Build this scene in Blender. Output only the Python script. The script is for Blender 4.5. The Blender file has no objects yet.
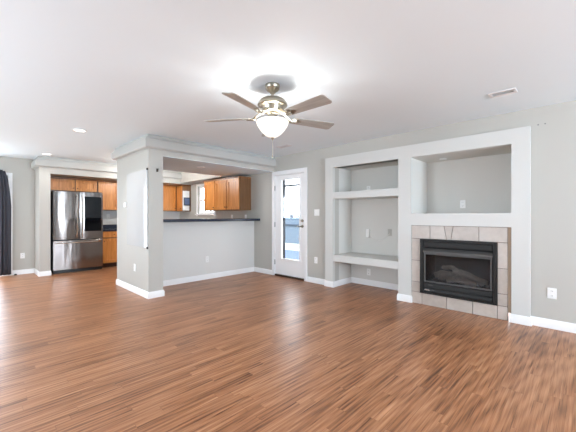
import bpy, math, random
from mathutils import Vector, Matrix
random.seed(7)
S = bpy.context.scene
COL = S.collection

# ------------------------------------------------------------------ camera, world, lights, exposure
EYE = 1.227
cam_d = bpy.data.cameras.new('camera')
cam_d.sensor_width = 36.0
cam_d.lens = 310.0 / 576.0 * 36.0
cam_d.clip_start = 0.02
cam = bpy.data.objects.new('camera', cam_d)
COL.objects.link(cam)
cam.location = (0, 0, EYE)
cam.rotation_euler = (math.radians(90), 0, math.radians(44 - 90))
S.camera = cam

S.view_settings.view_transform = 'Standard'
S.view_settings.look = 'None'
S.view_settings.gamma = 1
S.view_settings.use_curve_mapping = False
S.view_settings.exposure = 0.14

world = bpy.data.worlds.new('sky')
S.world = world
world.use_nodes = True
bg = world.node_tree.nodes['Background']
bg.inputs['Color'].default_value = (0.86, 0.93, 1.0, 1)
bg.inputs['Strength'].default_value = 6.0

try:
    S.cycles.max_bounces = 14
    S.cycles.diffuse_bounces = 8
    S.cycles.glossy_bounces = 6
    S.cycles.transparent_max_bounces = 12
    S.cycles.caustics_reflective = False
    S.cycles.caustics_refractive = False
    S.cycles.use_denoising = True
    S.cycles.sample_clamp_indirect = 6.0
except Exception:
    pass


def area_light(name, loc, rot, sx, sy, power, color=(0.82, 0.962, 1.12), spread=180):
    d = bpy.data.lights.new(name, 'AREA')
    d.shape = 'RECTANGLE'
    d.size, d.size_y = sx, sy
    d.energy = power
    d.color = color
    d.spread = math.radians(spread)
    o = bpy.data.objects.new(name, d)
    COL.objects.link(o)
    o.location = loc
    o.rotation_euler = rot
    return o


R90 = math.pi / 2
UP = math.radians(60)      # upward tilt added to brighten the ceiling
# daylight fill lamps added outside the unseen windows and the patio door
area_light('window_fill_lamp', (-3.18, 3.1, 1.35), (0, -R90 - UP, 0), 1.7, 1.7, 215)
area_light('window_fill_lamp', (-3.18, 5.9, 1.35), (0, -R90 - UP, 0), 1.7, 1.7, 28)
area_light('window_fill_lamp', (1.6, -5.18, 1.35), (R90 + UP, 0, 0), 2.2, 1.7, 780)
area_light('patio_door_daylight', (-0.2, 8.80, 1.05), (-R90 - .15, 0, 0), 1.45, 1.95, 70)


def point_light(name, loc, power, radius, color=(1.0, 0.98, 0.96)):
    d = bpy.data.lights.new(name, 'POINT')
    d.energy = power
    d.shadow_soft_size = radius
    d.color = color
    o = bpy.data.objects.new(name, d)
    COL.objects.link(o)
    o.location = loc
    return o


def spot_light(name, loc, power, color=(1.0, 0.98, 0.96)):
    d = bpy.data.lights.new(name, 'SPOT')
    d.energy = power
    d.spot_size = math.radians(140)
    d.spot_blend = 0.8
    d.shadow_soft_size = 0.06
    d.color = color
    o = bpy.data.objects.new(name, d)
    COL.objects.link(o)
    o.location = loc
    return o


# ------------------------------------------------------------------ materials
def lin(r, g, b):
    def f(v):
        v /= 255.0
        return v / 12.92 if v <= 0.04045 else ((v + 0.055) / 1.055) ** 2.4
    return (f(r), f(g), f(b), 1)


def mat(name, rgb, rough=0.5, metal=0.0, spec=0.5, noise=0.0, nscale=20.0, bump=0.0, bscale=200.0, emit=None, estr=0.0, coat=0.0):
    m = bpy.data.materials.new(name)
    m.use_nodes = True
    nt = m.node_tree
    p = nt.nodes['Principled BSDF']
    c = lin(*rgb)
    p.inputs['Base Color'].default_value = c
    p.inputs['Roughness'].default_value = rough
    p.inputs['Metallic'].default_value = metal
    p.inputs['Specular IOR Level'].default_value = spec
    if coat:
        p.inputs['Coat Weight'].default_value = coat
        p.inputs['Coat Roughness'].default_value = 0.05
    tc = nt.nodes.new('ShaderNodeTexCoord')
    if noise:
        n = nt.nodes.new('ShaderNodeTexNoise')
        n.inputs['Scale'].default_value = nscale
        n.inputs['Detail'].default_value = 4
        nt.links.new(tc.outputs['Object'], n.inputs['Vector'])
        mx = nt.nodes.new('ShaderNodeMix')
        mx.data_type = 'RGBA'
        mx.inputs[6].default_value = tuple(v * (1 - noise) for v in c[:3]) + (1,)
        mx.inputs[7].default_value = tuple(min(1, v * (1 + noise)) for v in c[:3]) + (1,)
        nt.links.new(n.outputs['Fac'], mx.inputs[0])
        nt.links.new(mx.outputs[2], p.inputs['Base Color'])
    if bump:
        n2 = nt.nodes.new('ShaderNodeTexNoise')
        n2.inputs['Scale'].default_value = bscale
        nt.links.new(tc.outputs['Object'], n2.inputs['Vector'])
        b = nt.nodes.new('ShaderNodeBump')
        b.inputs['Strength'].default_value = bump
        b.inputs['Distance'].default_value = 0.002
        nt.links.new(n2.outputs['Fac'], b.inputs['Height'])
        nt.links.new(b.outputs['Normal'], p.inputs['Normal'])
    if emit:
        p.inputs['Emission Color'].default_value = lin(*emit)
        p.inputs['Emission Strength'].default_value = estr
    return m


def glass_mat(name, tint=(1, 1, 1), gloss=0.07, rough=0.0):
    m = bpy.data.materials.new(name)
    m.use_nodes = True
    nt = m.node_tree
    nt.nodes.clear()
    out = nt.nodes.new('ShaderNodeOutputMaterial')
    t = nt.nodes.new('ShaderNodeBsdfTransparent')
    t.inputs['Color'].default_value = tint + (1,)
    g = nt.nodes.new('ShaderNodeBsdfGlossy')
    g.inputs['Roughness'].default_value = rough
    mx = nt.nodes.new('ShaderNodeMixShader')
    mx.inputs[0].default_value = gloss
    nt.links.new(t.outputs[0], mx.inputs[1])
    nt.links.new(g.outputs[0], mx.inputs[2])
    nt.links.new(mx.outputs[0], out.inputs['Surface'])
    return m


def floor_mat():
    m = bpy.data.materials.new('wood_laminate')
    m.use_nodes = True
    nt = m.node_tree
    N, L = nt.nodes, nt.links
    p = N['Principled BSDF']
    tc = N.new('ShaderNodeTexCoord')
    sp = N.new('ShaderNodeSeparateXYZ')
    L.new(tc.outputs['Object'], sp.inputs[0])

    def math_(op, a, b=None, c=None):
        n = N.new('ShaderNodeMath')
        n.operation = op
        for i, v in enumerate((a, b, c)):
            if v is None:
                continue
            if isinstance(v, (int, float)):
                n.inputs[i].default_value = v
            else:
                L.new(v, n.inputs[i])
        return n.outputs[0]

    def wn(vec):
        n = N.new('ShaderNodeTexWhiteNoise')
        n.noise_dimensions = '3D'
        L.new(vec, n.inputs['Vector'])
        return n

    def comb(x, y, z):
        n = N.new('ShaderNodeCombineXYZ')
        for i, v in enumerate((x, y, z)):
            if isinstance(v, (int, float)):
                n.inputs[i].default_value = v
            else:
                L.new(v, n.inputs[i])
        return n.outputs[0]
    x, y = sp.outputs['X'], sp.outputs['Y']
    PW = 0.064
    row_f = math_('DIVIDE', y, PW)
    row = math_('FLOOR', row_f)
    rr = wn(comb(row, 3.0, 0.0)).outputs['Value']
    xo = math_('ADD', math_('DIVIDE', x, 0.85), math_('MULTIPLY', rr, 7.0))
    colm = math_('FLOOR', xo)
    pid = wn(comb(row, colm, 1.0))
    pv = pid.outputs['Value']
    # grain, stretched along the planks and shifted plank by plank
    gx = math_('ADD', math_('MULTIPLY', x, 1.3), math_('MULTIPLY', pv, 40.0))
    gy = math_('ADD', math_('MULTIPLY', y, 52.0), math_('MULTIPLY', pv, 17.0))
    n1 = N.new('ShaderNodeTexNoise')
    n1.inputs['Scale'].default_value = 1.0
    n1.inputs['Detail'].default_value = 6
    n1.inputs['Roughness'].default_value = 0.62
    n1.inputs['Distortion'].default_value = 0.5
    L.new(comb(gx, gy, pv), n1.inputs['Vector'])
    n2 = N.new('ShaderNodeTexNoise')
    n2.inputs['Scale'].default_value = 1.0
    n2.inputs['Detail'].default_value = 3
    L.new(comb(math_('MULTIPLY', gx, 2.0), math_('MULTIPLY', gy, 4.0), 5.0), n2.inputs['Vector'])
    n3 = N.new('ShaderNodeTexNoise')                       # broad dark mineral streaks
    n3.inputs['Scale'].default_value = 1.0
    n3.inputs['Detail'].default_value = 2
    L.new(comb(math_('MULTIPLY', x, 1.6), math_('MULTIPLY', y, 6.5), math_('MULTIPLY', pv, 3.0)), n3.inputs['Vector'])
    w = N.new('ShaderNodeTexWave')                         # cathedral rings
    w.wave_type = 'RINGS'
    w.rings_direction = 'Z'
    w.inputs['Scale'].default_value = 1.0
    w.inputs['Distortion'].default_value = 5.0
    w.inputs['Detail'].default_value = 3
    L.new(comb(math_('MULTIPLY', gx, 0.7), math_('MULTIPLY', gy, 0.22), pv), w.inputs['Vector'])
    f = math_('ADD', math_('MULTIPLY', n1.outputs['Fac'], 0.85), math_('MULTIPLY', w.outputs['Fac'], 0.13))
    f = math_('ADD', f, math_('MULTIPLY', n2.outputs['Fac'], 0.22))
    f = math_('ADD', f, math_('MULTIPLY', pv, 0.10))
    f = math_('SUBTRACT', f, math_('MULTIPLY', math_('POWER', n3.outputs['Fac'], 3.0), 0.55))
    n4 = N.new('ShaderNodeTexNoise')
    n4.inputs['Scale'].default_value = 1.0
    n4.inputs['Detail'].default_value = 3
    n4.inputs['Roughness'].default_value = 0.6
    L.new(comb(math_('ADD', math_('MULTIPLY', x, 2.2), math_('MULTIPLY', pv, 23.0)), math_('MULTIPLY', y, 70.0), 9.0), n4.inputs['Vector'])
    pore = N.new('ShaderNodeMapRange')
    pore.interpolation_type = 'SMOOTHSTEP'
    pore.inputs['From Min'].default_value = 0.56
    pore.inputs['From Max'].default_value = 0.72
    L.new(n4.outputs['Fac'], pore.inputs['Value'])
    f = math_('SUBTRACT', f, math_('MULTIPLY', pore.outputs['Result'], 0.24))
    ramp = N.new('ShaderNodeValToRGB')
    cr = ramp.color_ramp
    cr.elements[0].position = 0.30
    cr.elements[0].color = lin(*FLOOR_DARK)
    cr.elements[1].position = 0.92
    cr.elements[1].color = lin(*FLOOR_LIGHT)
    e = cr.elements.new(0.56)
    e.color = lin(*FLOOR_MID)
    L.new(f, ramp.inputs[0])
    # joints
    fr = math_('FRACT', row_f)
    edge = math_('LESS_THAN', fr, 0.03)
    fx = math_('FRACT', xo)
    edge2 = math_('LESS_THAN', fx, 0.004)
    ed = math_('MULTIPLY', math_('MAXIMUM', edge, edge2), 0.25)
    mx = N.new('ShaderNodeMix')
    mx.data_type = 'RGBA'
    L.new(ed, mx.inputs[0])
    L.new(ramp.outputs['Color'], mx.inputs[6])
    mx.inputs[7].default_value = lin(70, 42, 26)
    L.new(mx.outputs[2], p.inputs['Base Color'])
    p.inputs['Roughness'].default_value = 0.34
    p.inputs['Specular IOR Level'].default_value = 0.4
    return m


def wood_mat(name, light, dark, rough=0.35, axis='Z'):
    m = bpy.data.materials.new(name)
    m.use_nodes = True
    nt = m.node_tree
    p = nt.nodes['Principled BSDF']
    tc = nt.nodes.new('ShaderNodeTexCoord')
    mp = nt.nodes.new('ShaderNodeMapping')
    mp.inputs['Scale'].default_value = (28, 28, 1.8) if axis == 'Z' else (1.8, 28, 28)
    n = nt.nodes.new('ShaderNodeTexNoise')
    n.inputs['Scale'].default_value = 1.0
    n.inputs['Detail'].default_value = 5
    n.inputs['Distortion'].default_value = 0.8
    r = nt.nodes.new('ShaderNodeValToRGB')
    r.color_ramp.elements[0].position = 0.3
    r.color_ramp.elements[0].color = lin(*dark)
    r.color_ramp.elements[1].position = 0.7
    r.color_ramp.elements[1].color = lin(*light)
    nt.links.new(tc.outputs['Object'], mp.inputs[0])
    nt.links.new(mp.outputs[0], n.inputs['Vector'])
    nt.links.new(n.outputs['Fac'], r.inputs[0])
    nt.links.new(r.outputs[0], p.inputs['Base Color'])
    p.inputs['Roughness'].default_value = rough
    return m


def steel_mat():
    m = bpy.data.materials.new('brushed_stainless')
    m.use_nodes = True
    nt = m.node_tree
    p = nt.nodes['Principled BSDF']
    p.inputs['Base Color'].default_value = lin(136, 130, 127)
    p.inputs['Metallic'].default_value = 1.0
    p.inputs['Roughness'].default_value = 0.15
    p.inputs['Anisotropic'].default_value = 0.5
    tc = nt.nodes.new('ShaderNodeTexCoord')
    mp = nt.nodes.new('ShaderNodeMapping')
    mp.inputs['Scale'].default_value = (5, 5, 0.7)
    n = nt.nodes.new('ShaderNodeTexNoise')
    n.inputs['Scale'].default_value = 1.6
    n.inputs['Detail'].default_value = 1
    b = nt.nodes.new('ShaderNodeBump')
    b.inputs['Strength'].default_value = 0.35
    b.inputs['Distance'].default_value = 0.02
    nt.links.new(tc.outputs['Object'], mp.inputs[0])
    nt.links.new(mp.outputs[0], n.inputs['Vector'])
    nt.links.new(n.outputs['Fac'], b.inputs['Height'])
    nt.links.new(b.outputs['Normal'], p.inputs['Normal'])
    return m


def tile_mat():
    m = bpy.data.materials.new('beige_ceramic_tile')
    m.use_nodes = True
    nt = m.node_tree
    p = nt.nodes['Principled BSDF']
    g = nt.nodes.new('ShaderNodeNewGeometry')
    tc = nt.nodes.new('ShaderNodeTexCoord')
    n = nt.nodes.new('ShaderNodeTexNoise')
    n.inputs['Scale'].default_value = 14
    n.inputs['Detail'].default_value = 6
    nt.links.new(tc.outputs['Object'], n.inputs['Vector'])
    ad = nt.nodes.new('ShaderNodeMath')
    ad.operation = 'MULTIPLY_ADD'
    ad.inputs[1].default_value = 0.45
    nt.links.new(g.outputs['Random Per Island'], ad.inputs[0])
    ml = nt.nodes.new('ShaderNodeMath')
    ml.operation = 'MULTIPLY'
    ml.inputs[1].default_value = 0.6
    nt.links.new(n.outputs['Fac'], ml.inputs[0])
    nt.links.new(ml.outputs[0], ad.inputs[2])
    r = nt.nodes.new('ShaderNodeValToRGB')
    r.color_ramp.elements[0].position = 0.15
    r.color_ramp.elements[0].color = lin(170, 159, 149)
    r.color_ramp.elements[1].position = 0.85
    r.color_ramp.elements[1].color = lin(200, 190, 181)
    nt.links.new(ad.outputs[0], r.inputs[0])
    nt.links.new(r.outputs[0], p.inputs['Base Color'])
    p.inputs['Roughness'].default_value = 0.35
    return m


FLOOR_DARK, FLOOR_MID, FLOOR_LIGHT = (96, 59, 38), (161, 108, 73), (204, 151, 112)
M = dict(
    wall=mat('warm_grey_wall_paint', (184, 182, 175), 0.6, bump=0.12, bscale=160),
    ceil=mat('white_ceiling_paint', (233, 244, 250), 0.8, bump=0.1, bscale=120),
    built=mat('pale_grey_semi_gloss', (207, 207, 203), 0.45, bump=0.05),
    pale=mat('pale_grey_wall_paint', (216, 216, 213), 0.6, bump=0.08),
    niche=mat('niche_paint_lifted', (212, 211, 206), 0.6, bump=0.08),  # paler than the frame to make up for light missing in the niches
    trim=mat('white_trim_paint', (240, 240, 240), 0.35),
    floor=floor_mat(),
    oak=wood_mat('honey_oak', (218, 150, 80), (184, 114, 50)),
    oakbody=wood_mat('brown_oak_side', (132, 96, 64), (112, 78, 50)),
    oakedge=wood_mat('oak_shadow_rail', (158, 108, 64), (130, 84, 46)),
    counter=mat('dark_slate_laminate', (40, 46, 62), 0.25, noise=0.15, nscale=60),
    steel=steel_mat(),
    darkside=mat('dark_grey_side_panel', (52, 53, 57), 0.45),
    chrome=mat('polished_steel', (220, 218, 214), 0.12, 1.0),
    nickel=mat('brushed_nickel', (170, 163, 148), 0.3, 1.0),
    blackglass=mat('black_glass', (7, 9, 13), 0.04, 0.0, 0.18),
    black=mat('black_plastic', (20, 20, 21), 0.4),
    bronze=mat('dark_bronze_metal', (30, 28, 26), 0.45, 0.2, 0.3),
    bronze_l=mat('grey_bronze_metal', (84, 82, 80), 0.42, 0.3, 0.3),
    soot=mat('sooty_firebox', (15, 15, 17), 0.8, noise=0.3, nscale=15),
    log=mat('ceramic_log', (150, 130, 110), 0.9, noise=0.5, nscale=25, bump=0.8, bscale=40),
    ember=mat('grey_ember_bed', (42, 39, 37), 0.95, noise=0.5, nscale=60),
    tile=tile_mat(),
    grout=mat('grey_grout', (118, 110, 102), 0.9),
    tan=mat('tan_raw_edge', (166, 148, 128), 0.7),
    white=mat('white_plastic', (238, 238, 236), 0.35),
    slot=mat('dark_slot', (60, 58, 56), 0.6),
    board=mat('glossy_white_board', (206, 207, 206), 0.03, 0.0, 0.5, coat=0.15),
    curtain=mat('charcoal_fabric', (64, 64, 72), 0.9, noise=0.15, nscale=300),
    glow=mat('lamp_diffuser', (255, 255, 255), 0.5, emit=(255, 248, 238), estr=3.0),
    bowl=mat('frosted_glass_bowl', (245, 243, 238), 0.3, emit=(255, 246, 232), estr=0.6),
    dull=mat('unlit_diffuser', (228, 228, 226), 0.4),
    blade=wood_mat('driftwood_blade', (188, 187, 182), (160, 158, 151), 0.3, 'X'),
    glass=glass_mat('clear_glass'),
    fireglass=glass_mat('smoked_fire_glass', (0.62, 0.62, 0.64), 0.02, 0.02),
    vent=mat('white_enamel', (226, 226, 226), 0.4),
    ventdark=mat('grey_duct', (128, 128, 128), 0.6),
    duct=mat('pale_grey_duct', (225, 225, 225), 0.7),
    cornice=mat('pale_grey_cornice_paint', (184, 184, 180), 0.55),
    sill=mat('dark_brown_sill', (66, 42, 28), 0.6),
    fence=mat('blue_grey_weathered_wood', (92, 108, 126), 0.8, noise=0.15, nscale=10),
    fencedark=mat('slate_blue_rail', (46, 58, 74), 0.8),
    lawn=mat('painted_sunlit_grass', (170, 170, 146), 0.95, noise=0.15, nscale=30),  # pale tone stands in for sunlit ground beyond the house shadow
    patio=mat('painted_house_shade', (62, 82, 116), 0.8, noise=0.08, nscale=12),  # blue-grey stands in for ground shaded by the house
    bark=mat('grey_bark', (150, 142, 136), 0.9),
    mullion=mat('dark_aluminium', (44, 52, 64), 0.4),
    screen=mat('display_dark', (22, 26, 32), 0.08),
    white_splash=mat('pale_backsplash', (226, 226, 222), 0.4),
    bluescreen=mat('slate_blue_display', (92, 108, 140), 0.15),
    cord=mat('white_cord', (222, 220, 216), 0.5),
    rubber=mat('black_rubber', (22, 22, 22), 0.7),
)


# ------------------------------------------------------------------ mesh builder
class MB:
    def __init__(self):
        self.v, self.f, self.mi = [], [], []
        self.cur = 0

    def add(self, vs, fs):
        n = len(self.v)
        self.v += [tuple(p) for p in vs]
        for q in fs:
            self.f.append(tuple(i + n for i in q))
            self.mi.append(self.cur)
        return self

    def box(self, x0, x1, y0, y1, z0, z1):
        x0, x1 = sorted((x0, x1)); y0, y1 = sorted((y0, y1)); z0, z1 = sorted((z0, z1))
        v = [(x0, y0, z0), (x1, y0, z0), (x1, y1, z0), (x0, y1, z0), (x0, y0, z1), (x1, y0, z1), (x1, y1, z1), (x0, y1, z1)]
        f = [(3, 2, 1, 0), (4, 5, 6, 7), (0, 1, 5, 4), (1, 2, 6, 5), (2, 3, 7, 6), (3, 0, 4, 7)]
        return self.add(v, f)

    def prism(self, poly, fn, a, b):
        """extrude 2D polygon between depth a and b; fn(u, v, d) -> xyz"""
        n = len(poly)
        v = [fn(u, w, a) for u, w in poly] + [fn(u, w, b) for u, w in poly]
        f = [tuple(range(n - 1, -1, -1)), tuple(range(n, 2 * n))]
        f += [(i, (i + 1) % n, n + (i + 1) % n, n + i) for i in range(n)]
        return self.add(v, f)

    def lathe(self, prof, c=(0, 0, 0), n=40):
        """profile of (r, z); r = 0 ends are closed"""
        base = len(self.v)
        v, f, rings = [], [], []
        for r, z in prof:
            if r < 1e-6:
                rings.append([len(v)])
                v.append((c[0], c[1], c[2] + z))
            else:
                rings.append(list(range(len(v), len(v) + n)))
                v += [(c[0] + r * math.cos(2 * math.pi * i / n), c[1] + r * math.sin(2 * math.pi * i / n), c[2] + z) for i in range(n)]
        for a, b in zip(rings[:-1], rings[1:]):
            for i in range(n):
                j = (i + 1) % n
                if len(a) == 1 and len(b) == 1:
                    continue
                if len(a) == 1:
                    f.append((a[0], b[j], b[i]))
                elif len(b) == 1:
                    f.append((a[i], a[j], b[0]))
                else:
                    f.append((a[i], a[j], b[j], b[i]))
        return self.add(v, f)

    def tube(self, pts, r, n=10, caps=True):
        pts = [Vector(p) for p in pts]
        rs = r if isinstance(r, (list, tuple)) else [r] * len(pts)
        v, f = [], []
        up = Vector((0, 0, 1))
        for i, p in enumerate(pts):
            t = (pts[min(i + 1, len(pts) - 1)] - pts[max(i - 1, 0)]).normalized()
            ref = up if abs(t.z) < 0.95 else Vector((1, 0, 0))
            a = t.cross(ref).normalized()
            b = t.cross(a).normalized()
            for k in range(n):
                th = 2 * math.pi * k / n
                v.append(p + rs[i] * (math.cos(th) * a + math.sin(th) * b))
        for i in range(len(pts) - 1):
            for k in range(n):
                k2 = (k + 1) % n
                f.append((i * n + k, i * n + k2, (i + 1) * n + k2, (i + 1) * n + k))
        if caps:
            f.append(tuple(range(n)))
            f.append(tuple(range((len(pts) - 1) * n + n - 1, (len(pts) - 1) * n - 1, -1)))
        return self.add(v, f)

    def sweep(self, path, prof, side=1):
        """moulding: path of (x, y), profile of (out, z), outward = left of travel * side, mitred corners"""
        pv = [Vector(p) for p in path]
        nrm = []
        for a, b in zip(pv[:-1], pv[1:]):
            d = (b - a).normalized()
            nrm.append(Vector((-d.y, d.x)) * side)
        v, f = [], []
        m = len(prof)
        for i, p in enumerate(pv):
            if i == 0:
                o = nrm[0]
            elif i == len(pv) - 1:
                o = nrm[-1]
            else:
                s = nrm[i - 1] + nrm[i]
                o = s * (2.0 / s.length_squared)
            for u, z in prof:
                q = p + o * u
                v.append((q.x, q.y, z))
        for i in range(len(pv) - 1):
            for k in range(m):
                k2 = (k + 1) % m
                f.append((i * m + k, i * m + k2, (i + 1) * m + k2, (i + 1) * m + k))
        f.append(tuple(range(m)))
        f.append(tuple(range(len(pv) * m - 1, (len(pv) - 1) * m - 1, -1)))
        return self.add(v, f)

    def build(self, name, material, parent=None, bevel=0.0, seg=2, smooth=30, root=None):
        off = Vector((0, 0, 0))
        if parent is not None:
            q = parent
            while q is not None:
                off += q.location
                q = q.parent
        elif root is not None:
            off = Vector(root)
        me = bpy.data.meshes.new(name)
        me.from_pydata([tuple(Vector(p) - off) for p in self.v], [], self.f)
        mats = material if isinstance(material, (list, tuple)) else [material]
        for x in mats:
            me.materials.append(x)
        for p, i in zip(me.polygons, self.mi):
            p.material_index = min(i, len(mats) - 1)
        import bmesh
        bm = bmesh.new()
        bm.from_mesh(me)
        bmesh.ops.recalc_face_normals(bm, faces=bm.faces)
        bm.to_mesh(me)
        bm.free()
        for p in me.polygons:
            p.use_smooth = True
        try:
            me.set_sharp_from_angle(angle=math.radians(smooth))
        except Exception:
            pass
        o = bpy.data.objects.new(name, me)
        COL.objects.link(o)
        if parent is not None:
            o.parent = parent
        elif root is not None:
            o.location = off
        if bevel:
            b = o.modifiers.new('bevel', 'BEVEL')
            b.width = bevel
            b.segments = seg
            b.limit_method = 'ANGLE'
            b.angle_limit = math.radians(50)
        return o


def tag(o, label, cat, group=None):
    o['label'] = label
    o['category'] = cat
    if group:
        o['group'] = group
    return o


def thing(name, loc, label, cat, group=None):
    o = bpy.data.objects.new(name, None)
    o.empty_display_size = 0.1
    COL.objects.link(o)
    o.location = loc
    return tag(o, label, cat, group)


def struct_root(name, loc):
    o = bpy.data.objects.new(name, None)
    COL.objects.link(o)
    o.location = loc
    o['kind'] = 'structure'
    return o


def struct(name, mb, m, bevel=0.0):
    o = mb.build(name, m, bevel=bevel)
    o['kind'] = 'structure'
    return o


# ------------------------------------------------------------------ room shell
H = 2.44
XR = 4.43          # wall with door, niches and fireplace
XF = 4.37          # front of the built-in frame
XL, YR = -3.0, -5.0
YB = 8.58          # dining wall
YK = 8.80          # kitchen back wall

struct('floor', MB().box(XL - .12, 5.3, YR - .12, 8.95, -0.06, 0), M['floor'])
struct('ceiling', MB().box(XL - .12, 5.3, YR - .12, 8.95, H, H + .1), M['ceil'])

DY0, DY1, DZ = 3.84, 4.66, 2.06      # door opening
KY0, KY1, KZ0, KZ1 = 6.93, 7.74, 1.28, 2.04   # kitchen window
w = MB()
w.box(XR, XR + .12, YR - .12, .632, 0, H)
w.box(XR, XR + .12, .632, 3.148, 2.065, H)
w.box(XR, XR + .12, 3.148, DY0, 0, H)
w.box(XR, XR + .12, DY0, DY1, DZ, H)
w.box(XR, XR + .12, DY1, KY0, 0, H)
w.box(XR, XR + .12, KY0, KY1, 0, KZ0)
w.box(XR, XR + .12, KY0, KY1, KZ1, H)
w.box(XR, XR + .12, KY1, YK + .12, 0, H)
struct('wall_right', w, M['wall'])

NB = 4.945        # back of the left niche
# niche recesses behind the built-in frame
w = MB()
w.box(NB, NB + .1, 1.90, 3.248, -.0, 2.165)
w.box(XR + .12, NB, 3.148, 3.248, 0, 2.165)
w.box(XR, NB, 1.805, 1.985, 0, 2.165)
w.box(XR, NB, 1.985, 3.148, 2.065, 2.165)
w.box(5.0, 5.1, .532, 1.985, .95, 2.165)
w.box(NB, 5.0, 1.805, 1.985, .95, 2.165)
w.box(XR, 5.0, .532, .632, .95, 2.165)
w.box(XR, 5.0, .632, 1.805, 2.057, 2.165)
w.box(XR, 5.0, .632, 1.805, 1.10, 1.262)
struct('wall_niche', w, M['niche'])

# built-in frame standing a few centimetres proud of the wall
w = MB()
w.box(XF, XR, .46, 3.31, 2.06, 2.235)
w.box(XF, XR, 3.148, 3.31, 0, 2.06)
w.box(XF, XR, 1.80, 1.985, 0, 2.06)
w.box(XF, XR, .46, .632, 0, 2.06)
w.box(XF, XR + .02, .632, 1.80, 1.097, 1.263)
struct('trim_1', w, M['built'])

# kitchen bar block: wall end, bulkhead, half wall
struct('wall_column', MB().box(1.87, 2.09, 4.68, 6.07, 0, H), M['wall'])
w = MB()
w.box(2.09, XR, 4.68, 6.07, 2.15, H)
w.box(4.05, XR, 6.07, 7.99, 2.13, H)
struct('wall_bulkhead', w, M['wall'])
struct('ceiling_bulkhead_lift', MB().box(2.091, XR - .001, 4.684, 6.066, 2.144, 2.1499), M['ceil'])  # bright sheet added to lift the dim underside of the bulkhead
struct('wall_half', MB().box(2.09, XR, 5.32, 5.44, 0, 1.122), M['pale'])
w = MB()
w.box(1.02, 1.2, 7.99, YK + .12, 0, H)
w.box(1.2, XR, 7.99, YK, 2.105, H)
struct('wall_wing', w, M['wall'])
struct('wall_kitchen', MB().box(1.2, XR, YK, YK + .12, 0, H), M['pale'])

PX0, PX1, PZ = -1.0, .59, 2.06       # patio door in the dining wall
w = MB()
w.box(XL - .12, PX0, YB, YB + .12, 0, H)
w.box(PX0, PX1, YB, YB + .12, PZ, H)
w.box(PX1, 1.02, YB, YB + .12, 0, H)
struct('wall_dining', w, M['wall'])

w = MB()
Y0 = YR - .12
for a, b in (((Y0), 2.2), (4.0, 5.0), (6.8, YB + .12)):
    w.box(XL - .12, XL, a, b, 0, H)
for a, b in ((2.2, 4.0), (5.0, 6.8)):
    w.box(XL - .12, XL, a, b, 0, .45)
    w.box(XL - .12, XL, a, b, 2.2, H)
struct('wall_left', w, M['wall'])
w = MB()
w.box(XL, .45, YR - .12, YR, 0, H)
w.box(2.75, XR, YR - .12, YR, 0, H)
w.box(.45, 2.75, YR - .12, YR, 0, .45)
w.box(.45, 2.75, YR - .12, YR, 2.2, H)
struct('wall_rear', w, M['wall'])

# boxed cornices
corn = [(0, 2.218), (.012, 2.218), (.014, 2.23), (.045, 2.236), (.062, 2.246), (.07, 2.258), (.07, 2.36), (.052, 2.363), (.05, 2.378), (.038, 2.392), (.026, 2.398), (.024, 2.43), (.012, 2.44), (0, 2.44)]
struct('trim_2', MB().sweep([(4.05, 6.07), (1.87, 6.07), (1.87, 4.68), (XR, 4.68)], corn, -1), M['cornice'])
struct('trim_3', MB().sweep([(1.02, YB), (1.02, 7.99), (4.05, 7.99)], corn, -1), M['cornice'])

# baseboards
bb = [(0, 0), (.015, 0), (.015, .075), (.011, .084), (.007, .094), (0, .098)]


def base(name, *paths, side=-1):
    m_ = MB()
    for p in paths:
        m_.sweep(p, bb, side)
    return struct(name, m_, M['trim'])


base('baseboard_column', [(2.09, 6.07), (1.87, 6.07), (1.87, 4.68), (2.09, 4.68), (2.09, 5.32), (XR, 5.32), (XR, 4.735)], side=-1)
base('baseboard_niche', [(XR, 3.765), (XR, 3.31), (XF, 3.31), (XF, 3.148), (NB, 3.148), (NB, 1.985), (XF, 1.985), (XF, 1.80), (4.392, 1.80)], side=-1)
base('baseboard_right', [(4.392, .632), (XF, .632), (XF, .46), (XR, .46), (XR, YR)], side=-1)
base('baseboard_dining', [(.655, YB), (1.02, YB), (1.02, 7.99), (1.2, 7.99), (1.2, 8.3)], side=-1)
base('baseboard_left', [(XL, YR), (XL, YB), (PX0 - .06, YB)], side=-1)
base('baseboard_rear', [(XR, YR), (XL, YR)], side=-1)


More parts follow.
